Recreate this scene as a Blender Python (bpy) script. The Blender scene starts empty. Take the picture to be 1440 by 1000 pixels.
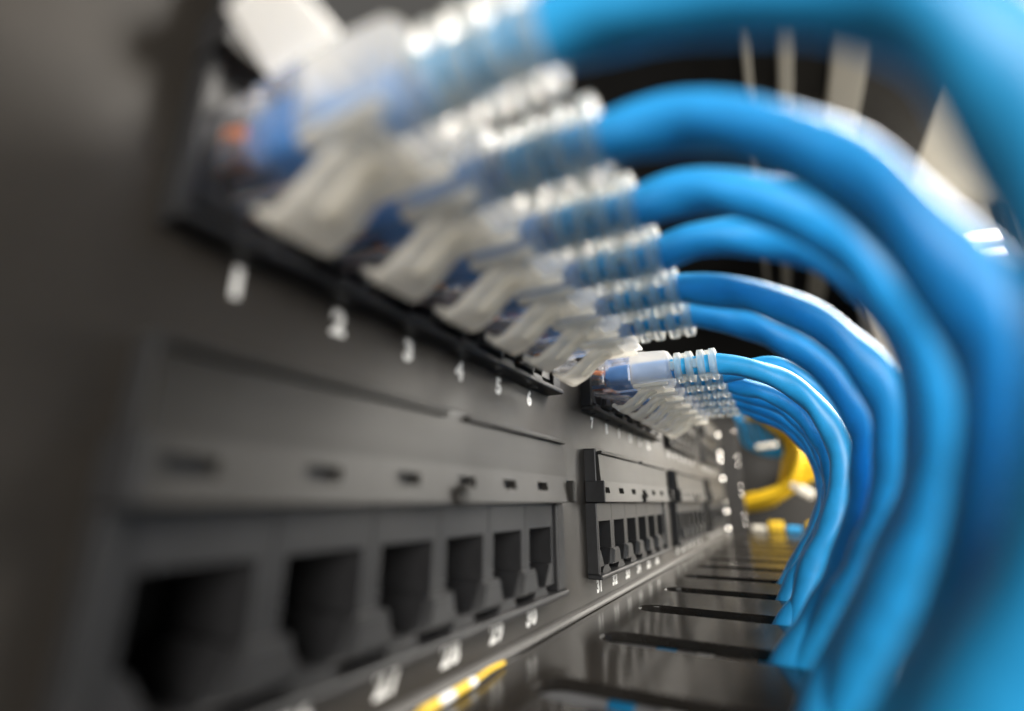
import bpy, bmesh, math, random
from mathutils import Vector, Matrix

S = 0.001                      # everything below is written in millimetres
sc = bpy.context.scene

# ------------------------------------------------------------------ camera
cam_data = bpy.data.cameras.new('camera')
cam = bpy.data.objects.new('camera', cam_data)
sc.collection.objects.link(cam)
sc.camera = cam
P = 13.9                       # port pitch
GP = 111.45                    # pitch of the six-port blocks
ROW = 44.49                    # pitch of the two port rows
yaw, pitch = 0.498, 0.290
cam.location = Vector((48.36, -27.6, 22.24)) * S
Fv = Vector((-math.sin(yaw) * math.cos(pitch), math.cos(yaw) * math.cos(pitch), math.sin(pitch)))
cam.rotation_euler = Fv.to_track_quat('-Z', 'Y').to_euler()
cam_data.sensor_width = 36.0
cam_data.lens = 683.0 / 1440.0 * 36.0
cam_data.clip_start = 0.001
cam_data.clip_end = 50.0
cam_data.dof.use_dof = True
cam_data.dof.focus_distance = 0.128
cam_data.dof.aperture_fstop = 5.0
cam_data.dof.aperture_blades = 0

# ------------------------------------------------------------------ world, lamp and added fills, exposure
w = bpy.data.worlds.new('World'); sc.world = w; w.use_nodes = True
w.node_tree.nodes['Background'].inputs[0].default_value = (0.92, 0.88, 0.82, 1)
w.node_tree.nodes['Background'].inputs[1].default_value = 0.11

def area(name, loc, target, sx, sy, power, col):
    l = bpy.data.lights.new(name, 'AREA'); l.shape = 'RECTANGLE'
    l.size = sx * S; l.size_y = sy * S; l.energy = power; l.color = col
    o = bpy.data.objects.new(name, l); sc.collection.objects.link(o)
    o.location = Vector(loc) * S
    o.rotation_euler = (Vector(target) * S - o.location).to_track_quat('-Z', 'Y').to_euler()
    return o
area('ceiling_lamp', (300, 330, 380), (40, 140, 40), 160, 280, 7.5, (1.0, 0.95, 0.88))
area('far_end_fill', (320, 570, 170), (0, 330, 20), 180, 240, 3.9, (1.0, 0.95, 0.86))  # added fill right of frame, brightens the panel's far end
area('front_fill', (230, -340, 100), (20, 60, 45), 260, 180, 2.7, (1.0, 0.96, 0.90))  # added low fill behind the camera, lifts the port numbers under the plugs
hl = bpy.data.lights.new('background_fill', 'POINT'); hl.energy = 30.0; hl.shadow_soft_size = 0.15; hl.color = (1.0, 0.96, 0.90)  # unseen point fill, added to brighten the cream ceiling and tan wall
ho = bpy.data.objects.new('background_fill', hl); sc.collection.objects.link(ho); ho.location = Vector((1100, 1250, 720)) * S

sc.view_settings.view_transform = 'Standard'
sc.view_settings.look = 'None'
sc.view_settings.exposure = 0.0
sc.view_settings.gamma = 1.0
sc.view_settings.use_curve_mapping = False
sc.render.engine = 'CYCLES'
sc.cycles.use_denoising = True
try:
    sc.cycles.denoiser = 'OPENIMAGEDENOISE'
except Exception:
    pass
sc.cycles.max_bounces = 10
sc.cycles.transparent_max_bounces = 24
sc.cycles.transmission_bounces = 8
sc.cycles.sample_clamp_indirect = 4.0

# ------------------------------------------------------------------ materials
def mat(name, col, rough=0.5, metal=0.0, spec=0.5, noise=0.0, nscale=900.0, bump=0.0, bscale=3000.0, sss=0.0, emit=None, coat=0.0):
    m = bpy.data.materials.new(name); m.use_nodes = True
    nt = m.node_tree; b = nt.nodes['Principled BSDF']
    b.inputs['Base Color'].default_value = (*col, 1)
    b.inputs['Roughness'].default_value = rough
    b.inputs['Metallic'].default_value = metal
    b.inputs['Specular IOR Level'].default_value = spec
    b.inputs['Coat Weight'].default_value = coat
    tc = nt.nodes.new('ShaderNodeTexCoord')
    if noise:
        n = nt.nodes.new('ShaderNodeTexNoise'); n.inputs['Scale'].default_value = nscale; n.inputs['Detail'].default_value = 6
        nt.links.new(tc.outputs['Object'], n.inputs['Vector'])
        r = nt.nodes.new('ShaderNodeValToRGB')
        r.color_ramp.elements[0].position = 0.3; r.color_ramp.elements[1].position = 0.7
        r.color_ramp.elements[0].color = (*[c * (1 - noise) for c in col], 1)
        r.color_ramp.elements[1].color = (*[min(1, c * (1 + noise)) for c in col], 1)
        nt.links.new(n.outputs['Fac'], r.inputs['Fac']); nt.links.new(r.outputs['Color'], b.inputs['Base Color'])
        mr = nt.nodes.new('ShaderNodeMapRange')
        mr.inputs['To Min'].default_value = max(0.02, rough - 0.10); mr.inputs['To Max'].default_value = min(1, rough + 0.10)
        n2 = nt.nodes.new('ShaderNodeTexNoise'); n2.inputs['Scale'].default_value = nscale * 0.13; n2.inputs['Detail'].default_value = 4
        nt.links.new(tc.outputs['Object'], n2.inputs['Vector'])
        nt.links.new(n2.outputs['Fac'], mr.inputs['Value']); nt.links.new(mr.outputs['Result'], b.inputs['Roughness'])
    if bump:
        n = nt.nodes.new('ShaderNodeTexNoise'); n.inputs['Scale'].default_value = bscale; n.inputs['Detail'].default_value = 2
        nt.links.new(tc.outputs['Object'], n.inputs['Vector'])
        bp = nt.nodes.new('ShaderNodeBump'); bp.inputs['Strength'].default_value = bump; bp.inputs['Distance'].default_value = 0.0001
        nt.links.new(n.outputs['Fac'], bp.inputs['Height']); nt.links.new(bp.outputs['Normal'], b.inputs['Normal'])
    if sss:
        b.inputs['Subsurface Weight'].default_value = sss
        b.inputs['Subsurface Radius'].default_value = (0.001, 0.002, 0.003)
    if emit:
        b.inputs['Emission Color'].default_value = (*emit[0], 1); b.inputs['Emission Strength'].default_value = emit[1]
    return m

def clear_plastic(name, col, transp, milk, rough):
    """see-through moulded plastic: part straight see-through, part refracting, part milky scatter"""
    m = bpy.data.materials.new(name); m.use_nodes = True
    nt = m.node_tree; out = nt.nodes['Material Output']; b = nt.nodes['Principled BSDF']
    b.inputs['Base Color'].default_value = (*col, 1); b.inputs['Roughness'].default_value = rough
    b.inputs['Transmission Weight'].default_value = 1.0 - milk; b.inputs['IOR'].default_value = 1.42
    t = nt.nodes.new('ShaderNodeBsdfTransparent'); t.inputs[0].default_value = (*[0.5 + 0.5 * c for c in col], 1)
    tl = nt.nodes.new('ShaderNodeBsdfTranslucent'); tl.inputs[0].default_value = (*col, 1)
    m1 = nt.nodes.new('ShaderNodeMixShader'); m1.inputs[0].default_value = milk * 0.6
    m2 = nt.nodes.new('ShaderNodeMixShader'); m2.inputs[0].default_value = transp
    nt.links.new(b.outputs[0], m1.inputs[1]); nt.links.new(tl.outputs[0], m1.inputs[2])
    nt.links.new(m1.outputs[0], m2.inputs[1]); nt.links.new(t.outputs[0], m2.inputs[2])
    nt.links.new(m2.outputs[0], out.inputs['Surface'])
    return m

M = {}
M['panel'] = mat('powder_coat', (0.022, 0.0185, 0.015), 0.48, spec=0.42, noise=0.10, nscale=700, bump=0.25, bscale=2600)
M['plastic'] = mat('charcoal_plastic', (0.017, 0.017, 0.018), 0.40, spec=0.42, noise=0.12, nscale=400, bump=0.10)
M['cover'] = mat('cover_plastic', (0.015, 0.0135, 0.0115), 0.46, spec=0.32, noise=0.10, nscale=300, bump=0.08)
M['black'] = mat('deep_black_plastic', (0.008, 0.008, 0.010), 0.6)
M['tray'] = mat('glossy_black_paint', (0.016, 0.014, 0.012), 0.16, noise=0.15, nscale=260, bump=0.12, bscale=900)
M['trim'] = mat('satin_trim', (0.05, 0.047, 0.044), 0.46, metal=0.2, noise=0.15)
M['white'] = mat('white_print', (0.92, 0.91, 0.88), 0.5, noise=0.04, nscale=2000)
M['tag'] = None
M['cable'] = mat('blue_jacket', (0.024, 0.355, 0.740), 0.41, noise=0.10, nscale=260, bump=0.15, bscale=1600)
M['bluewire'] = mat('blue_wire', (0.035, 0.25, 0.68), 0.4)
M['orange'] = mat('orange_wire', (0.85, 0.20, 0.02), 0.4)
M['gold'] = mat('gold_contact', (0.85, 0.60, 0.25), 0.25, metal=1.0)
M['clear'] = clear_plastic('clear_polycarbonate', (0.95, 0.96, 1.0), 0.24, 0.10, 0.04)
M['tag'] = clear_plastic('white_tag', (0.95, 0.94, 0.92), 0.02, 0.98, 0.4)
M['boot'] = clear_plastic('milky_boot', (0.94, 0.91, 0.85), 0.46, 0.52, 0.24)
M['guard'] = clear_plastic('milky_guard', (0.95, 0.92, 0.85), 0.26, 0.80, 0.12)
M['steel'] = mat('zinc_steel', (0.62, 0.60, 0.57), 0.28, metal=1.0, noise=0.12)
M['chrome'] = mat('nickel_screw', (0.85, 0.83, 0.80), 0.10, metal=1.0)
M['yellow'] = mat('yellow_jacket', (0.78, 0.50, 0.015), 0.42, noise=0.08)
M['cream'] = mat('cream_paint', (0.72, 0.68, 0.58), 0.6, noise=0.04, nscale=8)
M['tan'] = mat('tan_paint', (0.42, 0.39, 0.34), 0.55, noise=0.05, nscale=10)
M['dark'] = mat('dark_cabinet', (0.022, 0.021, 0.020), 0.5, noise=0.1, nscale=30)
M['rackblack'] = mat('rack_black', (0.03, 0.028, 0.026), 0.45, noise=0.1, nscale=60)
M['tube'] = mat('lit_tube', (1, 1, 1), 0.5, emit=((1.0, 0.95, 0.86), 8.0))
M['greycable'] = mat('grey_jacket', (0.40, 0.40, 0.41), 0.4, noise=0.08)

# ------------------------------------------------------------------ helpers
def link(name, me, m, parent=None, smooth=False):
    o = bpy.data.objects.new(name, me)
    sc.collection.objects.link(o)
    if m is not None and not me.materials:
        me.materials.append(m)
    if smooth:
        me.polygons.foreach_set('use_smooth', [True] * len(me.polygons))
    if parent is not None:
        o.parent = parent
    return o

def bm_mesh(name, bm):
    bmesh.ops.recalc_face_normals(bm, faces=bm.faces)
    me = bpy.data.meshes.new(name)
    bmesh.ops.scale(bm, vec=(S, S, S), verts=bm.verts)
    bm.to_mesh(me); bm.free()
    return me

def empty(name, label, cat, loc=(0, 0, 0), group=None):
    o = bpy.data.objects.new(name, None); sc.collection.objects.link(o)
    o.location = Vector(loc) * S; o.empty_display_size = 0.005
    o['label'] = label; o['category'] = cat
    if group: o['group'] = group
    return o

def tag(o, label, cat, group=None):
    o['label'] = label; o['category'] = cat
    if group: o['group'] = group
    return o

def add_box(bm, x0, x1, y0, y1, z0, z1, bev=0.0, seg=2):
    r = bmesh.ops.create_cube(bm, size=1)
    vs = r['verts']
    for v in vs:
        v.co = Vector(((x0 + x1) / 2 + v.co.x * (x1 - x0), (y0 + y1) / 2 + v.co.y * (y1 - y0), (z0 + z1) / 2 + v.co.z * (z1 - z0)))
    if bev:
        es = list({e for v in vs for e in v.link_edges})
        bmesh.ops.bevel(bm, geom=es, offset=bev, segments=seg, profile=0.5, affect='EDGES')

def box(name, dims, m, parent=None, bev=0.0, seg=2, smooth=False):
    bm = bmesh.new(); add_box(bm, *dims, bev=bev, seg=seg)
    return link(name, bm_mesh(name, bm), m, parent, smooth)

def grid_solid(bm, ys, zs, solid, xb, xf):
    """plate in the YZ plane made of grid cells; solid(i, j) says which cells exist; xb/xf: back and front x (numbers or functions of y, z)"""
    fb = xb if callable(xb) else (lambda y, z: xb)
    ff = xf if callable(xf) else (lambda y, z: xf)
    F, B = {}, {}
    def vf(i, j):
        if (i, j) not in F: F[i, j] = bm.verts.new((ff(ys[i], zs[j]), ys[i], zs[j]))
        return F[i, j]
    def vb(i, j):
        if (i, j) not in B: B[i, j] = bm.verts.new((fb(ys[i], zs[j]), ys[i], zs[j]))
        return B[i, j]
    ny, nz = len(ys) - 1, len(zs) - 1
    ok = lambda i, j: 0 <= i < ny and 0 <= j < nz and solid(i, j)
    for i in range(ny):
        for j in range(nz):
            if not ok(i, j): continue
            bm.faces.new((vf(i, j), vf(i + 1, j), vf(i + 1, j + 1), vf(i, j + 1)))
            bm.faces.new((vb(i, j), vb(i, j + 1), vb(i + 1, j + 1), vb(i + 1, j)))
            for (di, dj, a, b_) in ((-1, 0, (i, j), (i, j + 1)), (1, 0, (i + 1, j + 1), (i + 1, j)), (0, -1, (i + 1, j), (i, j)), (0, 1, (i, j + 1), (i + 1, j + 1))):
                if not ok(i + di, j + dj):
                    bm.faces.new((vf(*a), vf(*b_), vb(*b_), vb(*a)))

def catmull(pts, n):
    pts = [Vector(p) for p in pts]
    ext = [2 * pts[0] - pts[1]] + pts + [2 * pts[-1] - pts[-2]]
    out = []
    for k in range(1, len(ext) - 2):
        p0, p1, p2, p3 = ext[k - 1:k + 3]
        for s in range(n):
            t = s / n
            out.append(0.5 * ((2 * p1) + (p2 - p0) * t + (2 * p0 - 5 * p1 + 4 * p2 - p3) * t * t + (3 * p1 - p0 - 3 * p2 + p3) * t ** 3))
    out.append(pts[-1])
    return out

def tube(bm, path, r, seg=16, lump=0.0, pitch_=26.0, ph=0.0, cap=True, lobes=2):
    prev = None; rings = []; s = 0.0
    t0 = (path[1] - path[0]).normalized()
    nrm = t0.orthogonal().normalized()
    for k, p in enumerate(path):
        t = (path[min(k + 1, len(path) - 1)] - path[max(k - 1, 0)]).normalized()
        nrm = (nrm - t * nrm.dot(t)).normalized(); bn = t.cross(nrm)
        if k: s += (p - path[k - 1]).length
        rr = r(k / (len(path) - 1)) if callable(r) else r
        ring = []
        for q in range(seg):
            th = 2 * math.pi * q / seg
            a = th - 2 * math.pi * s / pitch_ + ph
            g = 1 + lump * math.cos(lobes * a) + lump * 0.45 * math.cos(3 * a + 1.3 + ph) + lump * 0.25 * math.sin(s * 0.21 + ph * 3)
            ring.append(bm.verts.new(p + (nrm * math.cos(th) + bn * math.sin(th)) * rr * g))
        rings.append(ring)
    for a, b_ in zip(rings, rings[1:]):
        for q in range(seg):
            bm.faces.new((a[q], a[(q + 1) % seg], b_[(q + 1) % seg], b_[q]))
    if cap:
        bm.faces.new(rings[0][::-1]); bm.faces.new(rings[-1])

def tube_obj(name, pts, r, m, parent=None, n=14, relax=0, **k):
    path = catmull(pts, n)
    for _ in range(relax):
        path = path[:30] + [(path[q - 1] + path[q] * 2 + path[q + 1]) / 4 for q in range(30, len(path) - 1)] + [path[-1]]
    bm = bmesh.new(); tube(bm, path, r, **k)
    return link(name, bm_mesh(name, bm), m, parent, True)

def superloft(bm, secs, seg=28, e=4.0):
    """loft of rounded-square sections along x: (x, cy, cz, half_y, half_z, exponent)"""
    rings = []
    for (x, cy, cz, hy, hz, ex) in secs:
        ring = []
        for q in range(seg):
            th = 2 * math.pi * (q + 0.5) / seg
            c, s_ = math.cos(th), math.sin(th)
            ring.append(bm.verts.new((x, cy + hy * math.copysign(abs(c) ** (2 / ex), c), cz + hz * math.copysign(abs(s_) ** (2 / ex), s_))))
        rings.append(ring)
    for a, b_ in zip(rings, rings[1:]):
        for q in range(seg):
            bm.faces.new((a[q], a[(q + 1) % seg], b_[(q + 1) % seg], b_[q]))
    bm.faces.new(rings[0][::-1]); bm.faces.new(rings[-1])

# ------------------------------------------------------------------ patch panel
panel = empty('patch_bay', 'black patch panel with white port numbers and blue cables in its upper row', 'patch panel')

MY0, MY1 = -8.4, 80.6          # a block of six ports, measured from its first port
bm = bmesh.new()
ys = [-38.0]
for g in range(4): ys += [g * GP - 7.4, g * GP + 77.6]
ys += [447.0]
zs = [-4.25, 2.9, 21.0, ROW + 2.9, ROW + 21.0, 85.0]
grid_solid(bm, ys, zs, lambda i, j: not (i % 2 == 1 and j in (1, 3)), -2.0, 0.0)
link('faceplate', bm_mesh('faceplate', bm), M['panel'], panel)
bm = bmesh.new()
prof = [(0.05, -2.95), (0.75, -3.1), (1.25, -3.5), (1.5, -4.05), (1.5, -4.5), (0.05, -4.5)]
v0 = [bm.verts.new((x, -38, z)) for x, z in prof]; v1 = [bm.verts.new((x, 447, z)) for x, z in prof]
for k in range(len(prof)):
    bm.faces.new((v0[k], v0[(k + 1) % len(prof)], v1[(k + 1) % len(prof)], v1[k]))
bm.faces.new(v0); bm.faces.new(v1[::-1])
link('edge_trim', bm_mesh('edge_trim', bm), M['trim'], panel)

# shared meshes of one block
def mk_rim():
    bm = bmesh.new()
    add_box(bm, -1.5, 3.1, MY0, -7.0, 3.7, 21.6, 0.25)               # side wall
    add_box(bm, -1.5, 3.1, 76.5, MY1, 3.7, 21.6, 0.25)
    add_box(bm, -1.5, 3.9, MY0, MY1, 2.5, 3.7, 0.35)                 # bottom lip
    add_box(bm, -1.5, 3.3, MY0 + 0.6, MY1 - 0.6, 21.7, 36.2, 0.3)    # body behind the label cover
    add_box(bm, -13.5, -12.4, MY0 + 1, MY1 - 1, 2.95, 20.9)          # back of the cavities
    for k in range(6):                                               # small moulded dots on the lip
        add_box(bm, 0.6, 2.0, k * P - 2.2, k * P + 0.6, 2.15, 2.6, 0.12, 1)
    return bm_mesh('block_frame', bm)
def mk_jack():
    bm = bmesh.new()
    ys = [-6.85, -5.3, -3.5, 3.5, 5.3, 6.85]
    zs = [3.75, 5.3, 7.2, 9.4, 16.8, 21.5]
    def solid(i, j):
        if j == 0: return i == 2
        if j in (1, 2): return i != 2
        if j == 3: return i in (0, 4)
        return True
    grid_solid(bm, ys, zs, solid, -12.0, 2.3)
    for v in bm.verts:                                               # the latch notch narrows downwards
        for z_, h in ((5.3, 1.9), (7.2, 2.9), (9.4, 4.3)):
            if abs(v.co.z - z_) < 1e-4 and abs(abs(v.co.y) - 3.5) < 1e-4: v.co.y = math.copysign(h, v.co.y)
    fr = [e for e in bm.edges if all(abs(v.co.x - 2.3) < 1e-4 for v in e.verts) and len(e.link_faces) == 2 and abs(e.link_faces[0].normal.dot(e.link_faces[1].normal)) < 2 and e.calc_face_angle(0) > 0.5]
    bmesh.ops.bevel(bm, geom=fr, offset=0.22, segments=2, affect='EDGES')
    return bm_mesh('jack', bm)
def mk_tab():
    bm = bmesh.new()
    pr_ = [(-4.0, 5.4), (4.0, 5.4), (2.7, 9.5), (-2.7, 9.5)]
    a = [bm.verts.new((2.31, y, z)) for y, z in pr_]; b_ = [bm.verts.new((3.5, y * 0.92, z - 0.1)) for y, z in pr_]
    bm.faces.new(a[::-1]); f = bm.faces.new(b_)
    for k in range(4): bm.faces.new((a[k], a[(k + 1) % 4], b_[(k + 1) % 4], b_[k]))
    bmesh.ops.bevel(bm, geom=list(f.edges), offset=0.4, segments=2, affect='EDGES')
    return bm_mesh('port_tab', bm)
def mk_cover():
    bm = bmesh.new()
    ys = [MY0 + 0.9]; holes = []
    for k in range(6):
        ys += [k * P - 6.2, k * P - 1.4]
    ys += [MY1 - 1.6]
    zs = [21.9, 24.2, 25.8, 27.4, 31.0, 34.6]
    xf = lambda y, z: 5.3 - (z - 21.9) * 0.16 if z < 27.5 else 4.35 - (z - 27.5) * 0.05
    grid_solid(bm, ys, zs, lambda i, j: not (i % 2 == 1 and j == 1), 3.35, xf)
    return bm_mesh('label_cover', bm)
def mk_lip():
    bm = bmesh.new()
    add_box(bm, 3.3, 4.9, MY0 + 1.4, 33.0, 34.7, 35.5, 0.2)
    add_box(bm, 3.3, 4.9, 38.0, MY1 - 2.2, 34.7, 35.5, 0.2)
    return bm_mesh('cover_lip', bm)
def mk_lug():
    bm = bmesh.new()
    add_box(bm, 0.1, 5.7, MY0 - 0.2, MY0 + 0.85, 21.75, 27.4, 0.2)
    return bm_mesh('cover_lug', bm)
def mk_clip():
    bm = bmesh.new()
    add_box(bm, 4.4, 6.1, -1.3, 1.3, 21.7, 24.0, 0.3)
    add_box(bm, 5.2, 6.6, -0.7, 0.7, 23.2, 24.6, 0.25)
    return bm_mesh('cover_clip', bm)
def mk_endclip():
    bm = bmesh.new()
    add_box(bm, 0.1, 6.4, MY1 - 1.5, MY1 + 0.1, 21.75, 26.6, 0.3)
    return bm_mesh('end_clip', bm)
me_tab = mk_tab()
me_rim, me_jack, me_cover, me_lip, me_lug, me_clip, me_end = mk_rim(), mk_jack(), mk_cover(), mk_lip(), mk_lug(), mk_clip(), mk_endclip()
for row in (1, 0):
    for g in range(4):
        b = link('port_block', me_rim, M['plastic'], panel)
        b.location = Vector((0, g * GP, row * ROW)) * S
        for k in range(6):
            j = link('port_jack', me_jack, M['plastic'], b); j.location = Vector((0, k * P, 0)) * S
        for k in range(5):
            j = link('port_tab', me_tab, M['plastic'], b); j.location = Vector((0, (k + 0.5) * P, 0)) * S
        link('label_cover', me_cover, M['cover'], b)
        link('cover_lip', me_lip, M['cover'], b)
        link('cover_lug', me_lug, M['plastic'], b)
        c = link('cover_clip', me_clip, M['cover'], b); c.location = Vector((0, 2.55 * P, 0)) * S
        link('end_clip', me_end, M['cover'], b)

def number(n, y, z):
    cu = bpy.data.curves.new('port_number', 'FONT'); cu.body = str(n); cu.size = 4.0 * S
    cu.align_x = 'CENTER'; cu.extrude = 0.02 * S; cu.offset = 0.20 * S; cu.resolution_u = 4; cu.space_character = 1.12
    tmp = bpy.data.objects.new('tmp', cu); sc.collection.objects.link(tmp)
    me = bpy.data.meshes.new_from_object(tmp.evaluated_get(bpy.context.evaluated_depsgraph_get()))
    bpy.data.objects.remove(tmp); bpy.data.curves.remove(cu)
    lo = min(v.co.y for v in me.vertices); hi = max(v.co.y for v in me.vertices)
    k = 3.5 * S / (hi - lo)
    me.transform(Matrix(((0, 0, 1, 0), (k * 1.0, 0, 0, 0), (0, k, 0, -(lo + hi) / 2 * k), (0, 0, 0, 1))))
    me.materials.clear()
    o = link('port_number', me, M['white'], panel)
    o.location = Vector((0.03, y, z)) * S
for i in range(24):
    y = (i // 6) * GP + (i % 6) * P
    number(i + 1, y, ROW); number(i + 25, y, 0.0)

# ------------------------------------------------------------------ cable manager below the panel
mgr = empty('cable_manager', 'glossy black cable manager tray with cross slots below the patch panel', 'cable manager')
TZ = -4.65
slot_y = [18.0 - 31.7 + 31.7 * k for k in range(16)]
bm = bmesh.new()
SW = 4.3; XA, XB, XE = 10.5, 62.0, 66.0
prev = -60.0
def quadprism(poly, z0=TZ - 1.6, z1=TZ):
    t = [bm.verts.new((x, y, z1)) for x, y in poly]; b_ = [bm.verts.new((x, y, z0)) for x, y in poly]
    bm.faces.new(t); bm.faces.new(b_[::-1])
    for k in range(len(poly)):
        k2 = (k + 1) % len(poly)
        bm.faces.new((t[k], b_[k], b_[k2], t[k2]))
# outline with every slot cut in from the outer edge, rounded at its inner end
outl = [(1.6, -60.0)]
pts = []
pts.append((XE, -60.0))
for sy in slot_y:
    pts.append((XE, sy - SW))
    arc = [(XA + SW * 0.9 - SW * 0.9 * math.sin(a), sy - SW * math.cos(a)) for a in [math.pi * q / 8 for q in range(9)]]
    pts += arc
    pts.append((XE, sy + SW))
pts.append((XE, 500.0)); pts.append((1.6, 500.0))
loop = [bm.verts.new((x, y, TZ)) for x, y in outl + pts]
edges = [bm.edges.new((loop[k], loop[(k + 1) % len(loop)])) for k in range(len(loop))]
bmesh.ops.triangle_fill(bm, use_beauty=True, use_dissolve=False, edges=edges)
for f in bm.faces:
    f.normal_update()
    if f.normal.z < 0: f.normal_flip()
top_faces = list(bm.faces)
ext = bmesh.ops.extrude_face_region(bm, geom=top_faces)
nv = [v for v in ext['geom'] if isinstance(v, bmesh.types.BMVert)]
# rolled edge: the new (upper) sheet stays, the original boundary drops down
for v in nv: v.co.z = TZ - 1.8
sharp = [e for e in bm.edges if len(e.link_faces) == 2 and e.calc_face_angle(0) > 1.0 and all(abs(v.co.z - TZ) < 1e-4 for v in e.verts)]
bmesh.ops.bevel(bm, geom=sharp, offset=0.45, segments=2, affect='EDGES')
link('slotted_tray', bm_mesh('slotted_tray', bm), M['tray'], mgr)
box('tray_back', (-1.8, -0.2, -60, 500, -46, -4.7), M['tray'], mgr, 0.3)
box('tray_bottom', (-1.8, 66, -60, 500, -48, -46.2), M['tray'], mgr, 0.3)

# ------------------------------------------------------------------ patch cords
rnd = random.Random(5)
ZC = 58.2                       # plug axis height
def mk_plug():
    bm = bmesh.new()
    add_box(bm, -7.0, 6.4, -5.6, 5.6, -4.0, 4.2, 0.7)
    add_box(bm, 6.5, 14.2, -5.75, 5.75, -4.4, 4.5, 0.9)
    return bm_mesh('plug', bm)
def mk_latch():
    bm = bmesh.new()
    strip(bm, [(-4, -4.1), (0, -5.0), (5, -6.2), (9, -7.0), (12, -7.2)], 2.7, 1.0)
    return bm_mesh('latch', bm)
def strip(bm, xz, hw, th, taper=1.0, ridge=0.0):
    path = catmull([(x, 0, z) for x, z in xz], 6)
    rings = []
    for k, p in enumerate(path):
        t = (path[min(k + 1, len(path) - 1)] - path[max(k - 1, 0)]).normalized()
        n = Vector((-t.z, 0, t.x)); f = k / (len(path) - 1)
        h = hw * (1 + (taper - 1) * f); q = th * (1.0 + ridge * math.sin(f * 26)) * (1.0 if f < 0.85 else 0.75)
        ring = []
        for (a, b_) in ((-1, -.6), (-.8, -1), (.8, -1), (1, -.6), (1, .6), (.8, 1), (-.8, 1), (-1, .6)):
            ring.append(bm.verts.new(p + Vector((0, h * a, 0)) + n * (q / 2 * b_)))
        rings.append(ring)
    for a, b_ in zip(rings, rings[1:]):
        for q in range(8):
            bm.faces.new((a[q], a[(q + 1) % 8], b_[(q + 1) % 8], b_[q]))
    bm.faces.new(rings[0][::-1]); bm.faces.new(rings[-1])
def mk_boot():
    bm = bmesh.new()
    superloft(bm, [(13.9, 0, -0.1, 5.4, 4.7, 7), (14.3, 0, -0.1, 5.8, 5.0, 7), (17, 0, -0.1, 5.9, 5.05, 7), (23.6, 0, -0.1, 5.5, 4.7, 6), (24.4, 0, -0.1, 5.2, 4.4, 5), (24.7, 0, -0.1, 4.6, 3.9, 4)])
    return bm_mesh('boot', bm)
def mk_rib():
    bm = bmesh.new()
    superloft(bm, [(-0.95, 0, 0, 3.6, 3.6, 3.2), (-0.75, 0, 0, 4.15, 4.1, 3.4), (0.75, 0, 0, 4.15, 4.1, 3.4), (0.95, 0, 0, 3.6, 3.6, 3.2)], seg=24)
    return bm_mesh('rib', bm)
def mk_bridge(side):
    bm = bmesh.new()
    for s_ in (-1, 1):
        if side: add_box(bm, -0.62, 0.62, s_ * 3.0 - 0.9, s_ * 3.0 + 0.9, -1.2, 1.2, 0.15, 1)
        else: add_box(bm, -0.62, 0.62, -1.3, 1.3, s_ * 3.0 - 0.9, s_ * 3.0 + 0.9, 0.15, 1)
    return bm_mesh('bridge', bm)
def mk_guard():
    bm = bmesh.new()
    strip(bm, [(21.5, -4.7), (18.5, -5.3), (16.0, -6.6), (13.6, -8.6), (11.0, -10.3), (9.2, -10.5), (7.8, -9.5)], 3.5, 1.5, 1.15, 0.16)
    return bm_mesh('latch_guard', bm)
def mk_rail():
    bm = bmesh.new()
    add_box(bm, 14.4, 24.0, -0.7, 0.7, -5.7, -4.6, 0.3)
    return bm_mesh('boot_rail', bm)
def mk_gap():
    bm = bmesh.new()
    strip(bm, [(19.5, -6.0), (17.2, -6.9), (15.2, -8.6), (13.2, -10.1)], 1.2, 0.9)
    return bm_mesh('guard_rib', bm)
def mk_core():
    bm = bmesh.new()
    superloft(bm, [(4.2, 0, -0.4, 1.6, 1.0, 3), (5.0, 0, -0.5, 2.8, 1.5, 4), (6.8, 0, -0.6, 3.2, 1.7, 5), (7.4, 0, -0.6, 3.9, 2.4, 5), (13.0, 0, -0.5, 3.9, 2.6, 4), (16.0, 0, -0.2, 3.0, 2.75, 2.4), (20.0, 0, 0, 2.75, 2.75, 2), (26.0, 0, 0, 2.72, 2.72, 2)])
    return bm_mesh('cable_end', bm)
me_plug, me_latch, me_boot, me_rib, me_br0, me_br1, me_guard, me_grib, me_core, me_rail = mk_plug(), mk_latch(), mk_boot(), mk_rib(), mk_bridge(0), mk_bridge(1), mk_guard(), mk_gap(), mk_core(), mk_rail()

slot_for = {1: 18.0, 2: 18.0, 3: 49.7, 4: 49.7, 5: 81.4, 6: 81.4, 7: 113.1, 8: 113.1, 9: 144.8, 10: 144.8, 11: 176.5, 12: 176.5}
ordinal = {1: 'first', 2: 'second', 3: 'third', 4: 'fourth', 5: 'fifth', 6: 'sixth'}
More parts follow.
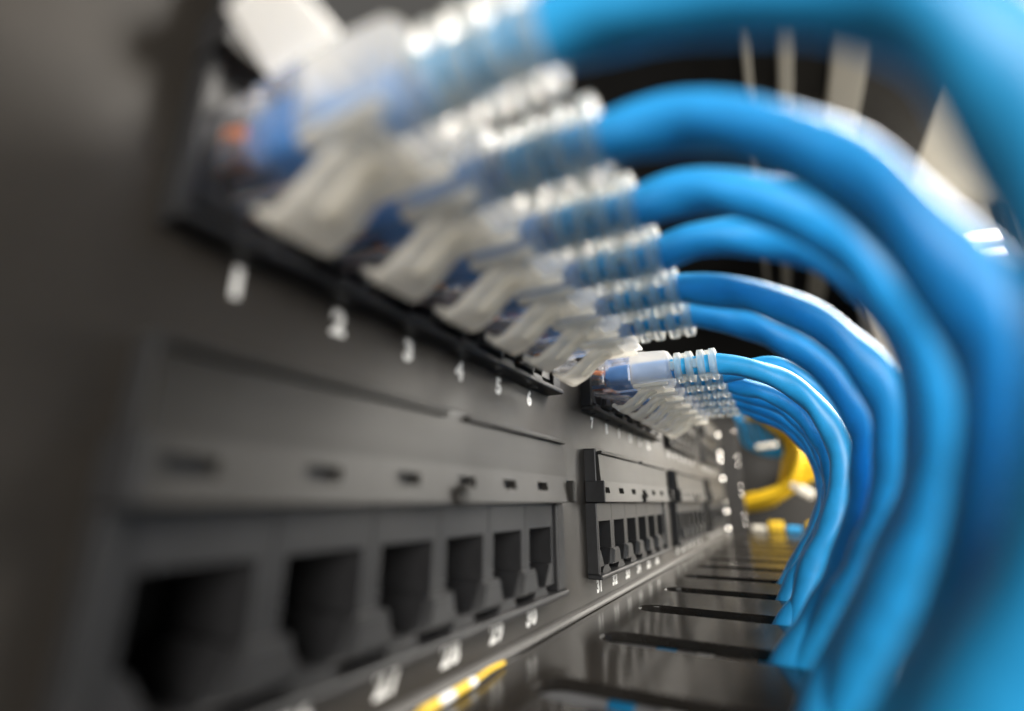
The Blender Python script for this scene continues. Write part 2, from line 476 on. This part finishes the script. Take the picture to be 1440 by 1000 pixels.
# course of every cable after its boot: x out of the panel, y along it, z above the plug axis
course = {
    1: [(46.2, 0.0, -2.9), (50.9, 0.1, -4.6), (55.2, 0.2, -6.9), (58.0, 0.5, -9.8), (60.3, 0.9, -13.6), (61.6, 1.8, -19.0)],
    2: [(43.2, 0.0, -0.6), (47.5, 0.0, -2.6), (51.7, 0.0, -5.6), (56.1, 0.1, -10.8), (58.8, 0.3, -16.0), (60.7, 0.5, -21.0), (61.9, 0.7, -24.8), (62.1, 0.9, -27.8)],
    3: [(41.3, 0.0, 0.6), (46.1, 0.0, -0.8), (52.3, 0.1, -4.4), (57.4, 0.6, -10.0), (61.1, 1.7, -16.7), (62.7, 3.3, -23.3), (63.0, 5.2, -29.2), (61.8, 7.5, -35.0), (58.4, 11.1, -42.6), (53.5, 16.3, -51.8)],
    4: [(41.3, 0.0, 1.2), (47.5, 0.0, 0.1), (53.3, 0.0, -2.4), (58.4, 0.1, -6.3), (62.0, 0.3, -11.5), (64.2, 0.7, -18.1), (64.6, 1.6, -26.4), (62.2, 2.8, -35.7), (57.2, 4.5, -45.0)],
    5: [(41.8, 0.0, -1.7), (47.1, 0.1, -3.4), (54.5, 0.5, -8.1), (60.0, 1.5, -14.4), (63.0, 3.2, -21.3), (63.3, 5.5, -27.7), (62.1, 8.6, -34.6), (59.1, 13.2, -42.9), (53.9, 19.5, -52.2)],
    6: [(41.3, 0.0, -1.8), (46.1, 0.0, -3.8), (53.6, 0.3, -9.3), (58.7, 0.9, -16.2), (61.3, 1.8, -23.0), (61.2, 3.0, -29.9), (59.3, 4.7, -37.8), (55.4, 7.3, -47.0), (50.7, 10.2, -55.5)],
    7: [(40.3, 0.0, -1.1), (45.3, 0.0, -2.8), (51.4, 0.0, -6.2), (56.8, 0.1, -12.1), (59.9, 0.2, -18.6), (61.1, 0.3, -25.7), (60.1, 0.5, -33.8), (56.0, 0.9, -43.2), (49.8, 1.3, -53.5)],
    8: [(41.2, 0.0, 0.4), (45.0, 0.0, 1.0), (51.4, 0.0, 0.8), (57.6, -0.1, -3.9), (62.4, -0.5, -12.3), (64.4, -1.3, -19.9), (64.3, -2.4, -26.7), (62.0, -4.2, -35.3), (56.4, -7.4, -46.7), (49.7, -11.2, -57.5)],
    9: [(41.9, 0.0, -2.1), (47.6, 0.0, -4.0), (53.7, 0.1, -8.6), (58.5, 0.4, -16.3), (61.0, 1.0, -25.5), (60.5, 1.9, -35.2), (55.7, 3.4, -46.7), (47.6, 5.5, -59.5)],
    10: [(42.2, -0.0, -2.3), (47.6, -0.0, -4.0), (54.3, -0.2, -9.4), (58.9, -0.7, -17.7), (61.1, -1.7, -26.9), (60.3, -3.0, -36.2), (55.4, -5.1, -47.1), (47.5, -7.7, -57.8)],
    11: [(42.7, 0.0, -3.5), (48.7, 0.1, -6.0), (54.6, 0.3, -11.0), (59.0, 0.9, -18.4), (61.2, 1.9, -27.1), (60.2, 3.4, -36.2), (54.7, 6.1, -48.1), (45.8, 9.4, -60.7)],
    12: [(42.9, -0.0, -4.0), (48.4, -0.1, -6.6), (55.1, -0.2, -12.4), (59.2, -0.5, -20.3), (60.9, -1.0, -29.0), (59.7, -1.7, -37.4), (54.7, -2.8, -47.9), (46.6, -4.4, -59.5)],
}
course[1] += [(62.5, 3.5, -28), (60.8, 7, -37), (57, 12, -46), (52, 16, -55)]
course[2] += [(61.0, 1.6, -35), (58.0, 2.6, -43), (53.5, 3.5, -51)]
words_ = 'one two three four five six seven eight nine ten eleven twelve'.split()
for n in range(1, 13):
    y0 = ((n - 1) // 6) * GP + ((n - 1) % 6) * P
    root = empty('patch_cable', 'blue patch cable with clear boot%s plugged in above the printed number %s' % (' and white tag' if n in (1, 7) else '', words_[n - 1]), 'patch cable', (0, y0, ZC), 'blue patch cables in the upper port row')
    jz = rnd.uniform(-0.25, 0.25)
    plug = link('plug', me_plug, M['clear'], root)
    link('latch', me_latch, M['clear'], plug)
    link('cable_end', me_core, M['bluewire'], plug, True)
    for q, (yy, mm, nm) in enumerate(((-3.6, 'orange', 'orange_wire'), (-1.3, 'greycable', 'white_wire'), (1.3, 'bluewire', 'blue_wire'), (3.6, 'orange', 'orange_wire'))):
        tube_obj(nm, [(-6, yy, 1.2), (1.0, yy, 0.9), (3.5, yy * 0.8, 0.5), (6.5, yy * 0.35, 0)], 0.75, M[mm], plug, n=4, seg=8)
    boot = link('boot', me_boot, M['boot'], root, True)
    for q in range(4):
        r_ = link('rib', me_rib, M['boot'], boot, True); r_.location = Vector((26.6 + q * 3.05, 0, -0.1)) * S
        br = link('rib_bridge', me_br0 if q % 2 else me_br1, M['boot'], boot); br.location = Vector((25.1 + q * 3.05, 0, -0.1)) * S
    for q in (-4.7, 4.7):
        r_ = link('boot_rail', me_rail, M['guard'], boot); r_.location = Vector((0, q, 0)) * S
    link('latch_guard', me_guard, M['guard'], root, True)
    link('guard_rib', me_grib, M['guard'], root, True)
    if n in (1, 7):
        bm = bmesh.new()
        t = [(8.0, -5.0), (11.2, -11.4), (16.6, -11.6), (18.0, -9.5), (17.8, -5.0)]
        a = [bm.verts.new((x, y, 5.2)) for x, y in t]; b_ = [bm.verts.new((x, y, 5.75)) for x, y in t]
        bm.faces.new(a[::-1]); bm.faces.new(b_)
        for k in range(5): bm.faces.new((a[k], a[(k + 1) % 5], b_[(k + 1) % 5], b_[k]))
        link('name_tag', bm_mesh('name_tag', bm), M['tag'], root)
    # the cable: out of the boot, over, down and into its slot of the tray
    ys_ = slot_for[n] - y0
    side = (n % 2) * 2 - 1
    tx = 45.6 + side * 1.4 + (2.5 if n < 5 else 0)
    pts = [(24.2, 0, 0), (30, 0, 0), (36.6, 0, -0.1)] + course[n] + [(tx, ys_, -63.5), (tx - 6, ys_, -76.0)]
    cb = tube_obj('cable', pts, 2.72, M['cable'], root, n=14, relax=70, seg=24, lump=0.05, pitch_=rnd.uniform(24, 34), ph=rnd.uniform(0, 6))

# ------------------------------------------------------------------ rack rail at the panel's far end, with shiny screws
rail = empty('rack_rail', 'zinc rack rail with square holes at the far end of the panel', 'rack rail', (0, 455, 0))
bm = bmesh.new()
zs = [-150]
for k in range(-9, 5): zs += [k * 14.8 + 2, k * 14.8 + 11]
zs += [88]
grid_solid(bm, [-7.5, 2, 9, 26], zs, lambda i, j: not (i == 1 and j % 2 == 1), -4.5, -2.5)
link('rail_face', bm_mesh('rail_face', bm), M['rackblack'], rail)
box('rail_flange', (-4.4, 14, 24, 26.5, -150, 92), M['rackblack'], rail, 0.4)
def screw(parent, x, y, z, r):
    bm = bmesh.new()
    bmesh.ops.create_uvsphere(bm, u_segments=16, v_segments=8, radius=r)
    for v in bm.verts: v.co = Vector((x + v.co.x * 0.7, y + v.co.y, z + v.co.z))
    return link('screw', bm_mesh('screw', bm), M['chrome'], parent, True)
for z in (79, 62, 56, 40, 21, 12, -2):
    screw(rail, -0.5, -2.0, z, 3.0)
for z in (85, 61, 53.5, 34, 26.5, 9, 1.5):
    screw(rail, 12, 23.5, z, 1.6)

# ------------------------------------------------------------------ far end of the rack: yellow fibre cords, blue cords
wallp = box('rack_wall', (-60, 135, 690, 700, -200, 150), M['dark'], None, 1.0)
tag(wallp, 'dark rack wall behind the yellow fibre cables', 'rack wall')
yr = random.Random(11)
for k in range(28):
    u = yr.uniform
    sp = u(-1, 1)
    o = tube_obj('fibre_cable', [(24 + sp * 10, 600 + k * 2, 124 + u(-6, 10)), (48 + sp * 13, 590 + k * 2, 106 - sp * 6 + u(-4, 4)), (68 + sp * 14, 585 + k * 2, 80 - sp * 6 + u(-6, 6)), (64 + sp * 14, 580 + k * 2, 54 + u(-8, 8)), (44 + sp * 8, 585 + k * 2, 32 + sp * 3 + u(-6, 6)), (14 + u(-8, 8), 590 + k * 2, 20 + u(-6, 6)), (-25, 600 + k * 2, 14 + u(-6, 6))], 3.3, M['yellow'], None, n=8, seg=10)
    tag(o, 'yellow fibre cable in the loose bundle by the dark rack wall', 'fibre cable', 'yellow fibre cables at the end of the rack')
for k in range(5):
    o = tube_obj('hanging_cable', [(2 + k * 8, 640, 140), (10 + k * 8, 632, 112 + yr.uniform(-5, 5)), (14 + k * 9, 640, 88), (40 + k * 9, 652, 76), (90 + k * 6, 668, 74)], 3.2, M['cable'], None, n=8, seg=10)
    tag(o, 'blue cable crossing the dark rack wall behind the yellow bundle', 'cable', 'blue cables at the end of the rack')
for k, (x, mm, lb) in enumerate(((22, 'cream', 'cream loose plug lying on the tray end'), (36, 'yellow', 'yellow loose plug standing on the tray end'), (50, 'cable', 'blue loose plug lying on the tray end'), (66, 'yellow', 'yellow loose plug lying beside the blue one'))):
    o = box('loose_plug', (x - 6, x + 6, 488, 498, -4.6, 0 if mm != 'yellow' else 4), M[mm], None, 1.5)
    tag(o, lb, 'plug')
pc = empty('fibre_plug', 'pale fibre plug hanging from the yellow cables', 'plug', (64, 560, 31))
box('plug_body', (-6, 9, -4, 4, -5, 5), M['cream'], pc, 2.0)
box('strain_relief', (-13, -6.05, -2.5, 2.5, -3, 3), M['greycable'], pc, 1.2)
pc.rotation_euler = (0, math.radians(32), 0)
tb = box('cable_tie', (-11, 11, -4, 4, -2.6, 2.6), M['cream'], None, 2.0)
tb.location = Vector((36, 576, 79)) * S; tb.rotation_euler = (0, math.radians(-6), 0)
tag(tb, 'pale tie around the upper yellow fibre cables', 'cable tie')

# ------------------------------------------------------------------ room beyond, seen between the cords
bm = bmesh.new()
poly = [(500, -600), (2600, -600), (2600, 3180), (561, 1860), (500, 1820)]
a = [bm.verts.new((x, y, 1000)) for x, y in poly]; b_ = [bm.verts.new((x, y, 1020)) for x, y in poly]
bm.faces.new(a); bm.faces.new(b_[::-1])
for k in range(5): bm.faces.new((a[k], a[(k + 1) % 5], b_[(k + 1) % 5], b_[k]))
o = link('ceiling', bm_mesh('ceiling', bm), M['cream']); o['kind'] = 'structure'
WA = math.radians(33.0)
def at_wall(o, u, off, z):
    o.location = Vector((561 + math.cos(WA) * u + math.sin(WA) * off, 1863 + math.sin(WA) * u - math.cos(WA) * off, z)) * S
    o.rotation_euler = (0, 0, WA)
o = box('wall', (-250, 2400, 0, 20, -1400, 40), M['tan']); o['kind'] = 'structure'; at_wall(o, 0, 0, 1000)
o = box('roof_plate', (-300, 497, 500, 2690, 930, 950), M['dark'], None, 2); tag(o, 'black roof plate of the rack above the cables', 'rack roof')
for (x0, x1, lb) in ((255, 322, 'wide pale roof beam beneath the black rack roof'), (157, 184, 'narrow pale roof beam beneath the black rack roof'), (92, 106, 'thinnest pale roof beam beneath the black rack roof')):
    o = box('roof_beam', (x0, x1, 700, 2690, 900, 925), M['cream'], None, 2); tag(o, lb, 'beam')
o = box('cabinet', (-600, 480, 2700, 3000, -1200, 1000), M['dark'], None, 4); tag(o, 'black cabinet standing beyond the far end of the roof beams', 'cabinet')
for (u, z, L, lb) in ((160, 834, 88, 'upper lit lamp tube on the tan wall'), (168, 768, 78, 'lower lit lamp tube on the tan wall')):
    t = empty('wall_lamp', lb, 'lamp'); at_wall(t, u, 20, z); t.rotation_euler = (0, -math.radians(13), WA)
    box('lamp_tube', (-L, L, -16, 0, -14, 14), M['tube'], t, 6)
    box('lamp_base', (-L - 5, L + 5, 1, 18, -18, 18), M['white'], t, 2)
o = box('door_post', (-20, 22, -30, -2, -1400, -10), M['dark'], None, 4); tag(o, 'dark upright door post beside the wall lamps', 'post'); at_wall(o, 300, 0, 1000)

# ------------------------------------------------------------------ small things around the tray
t = empty('tagged_wire', 'thin yellow wire with white banded sleeve lying along the foot of the panel', 'wire', (3, 40, -4))
tube_obj('wire', [(-0.6, 14, -0.1), (-0.2, 9, 0.3), (0.2, 4, 0.25), (0.4, -2, 0.1), (0.6, -16, 0.1)], 0.34, M['yellow'], t, n=6, seg=8)
for k, (a, b_, mm, nm) in enumerate(((3.4, 1.8, 'white', 'white_band'), (1.75, -2.2, 'yellow', 'yellow_sleeve'), (-2.25, -5.6, 'white', 'white_band'), (-5.65, -9.5, 'yellow', 'yellow_sleeve'))):
    f = lambda y: (0.3 - (y - 3) * 0.012, y, 0.2)
    tube_obj(nm, [f(a), f((a + b_) / 2), f(b_)], 0.58, M[mm], t, n=4, seg=12)
for (yy, lb) in ((56.0, 'grey cable with blue band under the tray slot beside the tagged wire'), (88.0, 'grey cable with blue band under the next tray slot along')):
    t = empty('grey_cable', lb, 'cable', (0, yy, -10.5))
    tube_obj('jacket', [(4, 0, 0), (18, 0.5, 0.4), (34, 0, 0), (58, -1, -3)], 2.9, M['greycable'], t, n=8, seg=14)
    tube_obj('blue_band', [(20, 0.5, 0.4), (22, 0.5, 0.4), (24, 0.4, 0.3)], 3.1, M['cable'], t, n=3, seg=14)
    tube_obj('white_band', [(28, 0.3, 0.2), (29.5, 0.3, 0.2), (31, 0.2, 0.1)], 3.1, M['white'], t, n=3, seg=14)
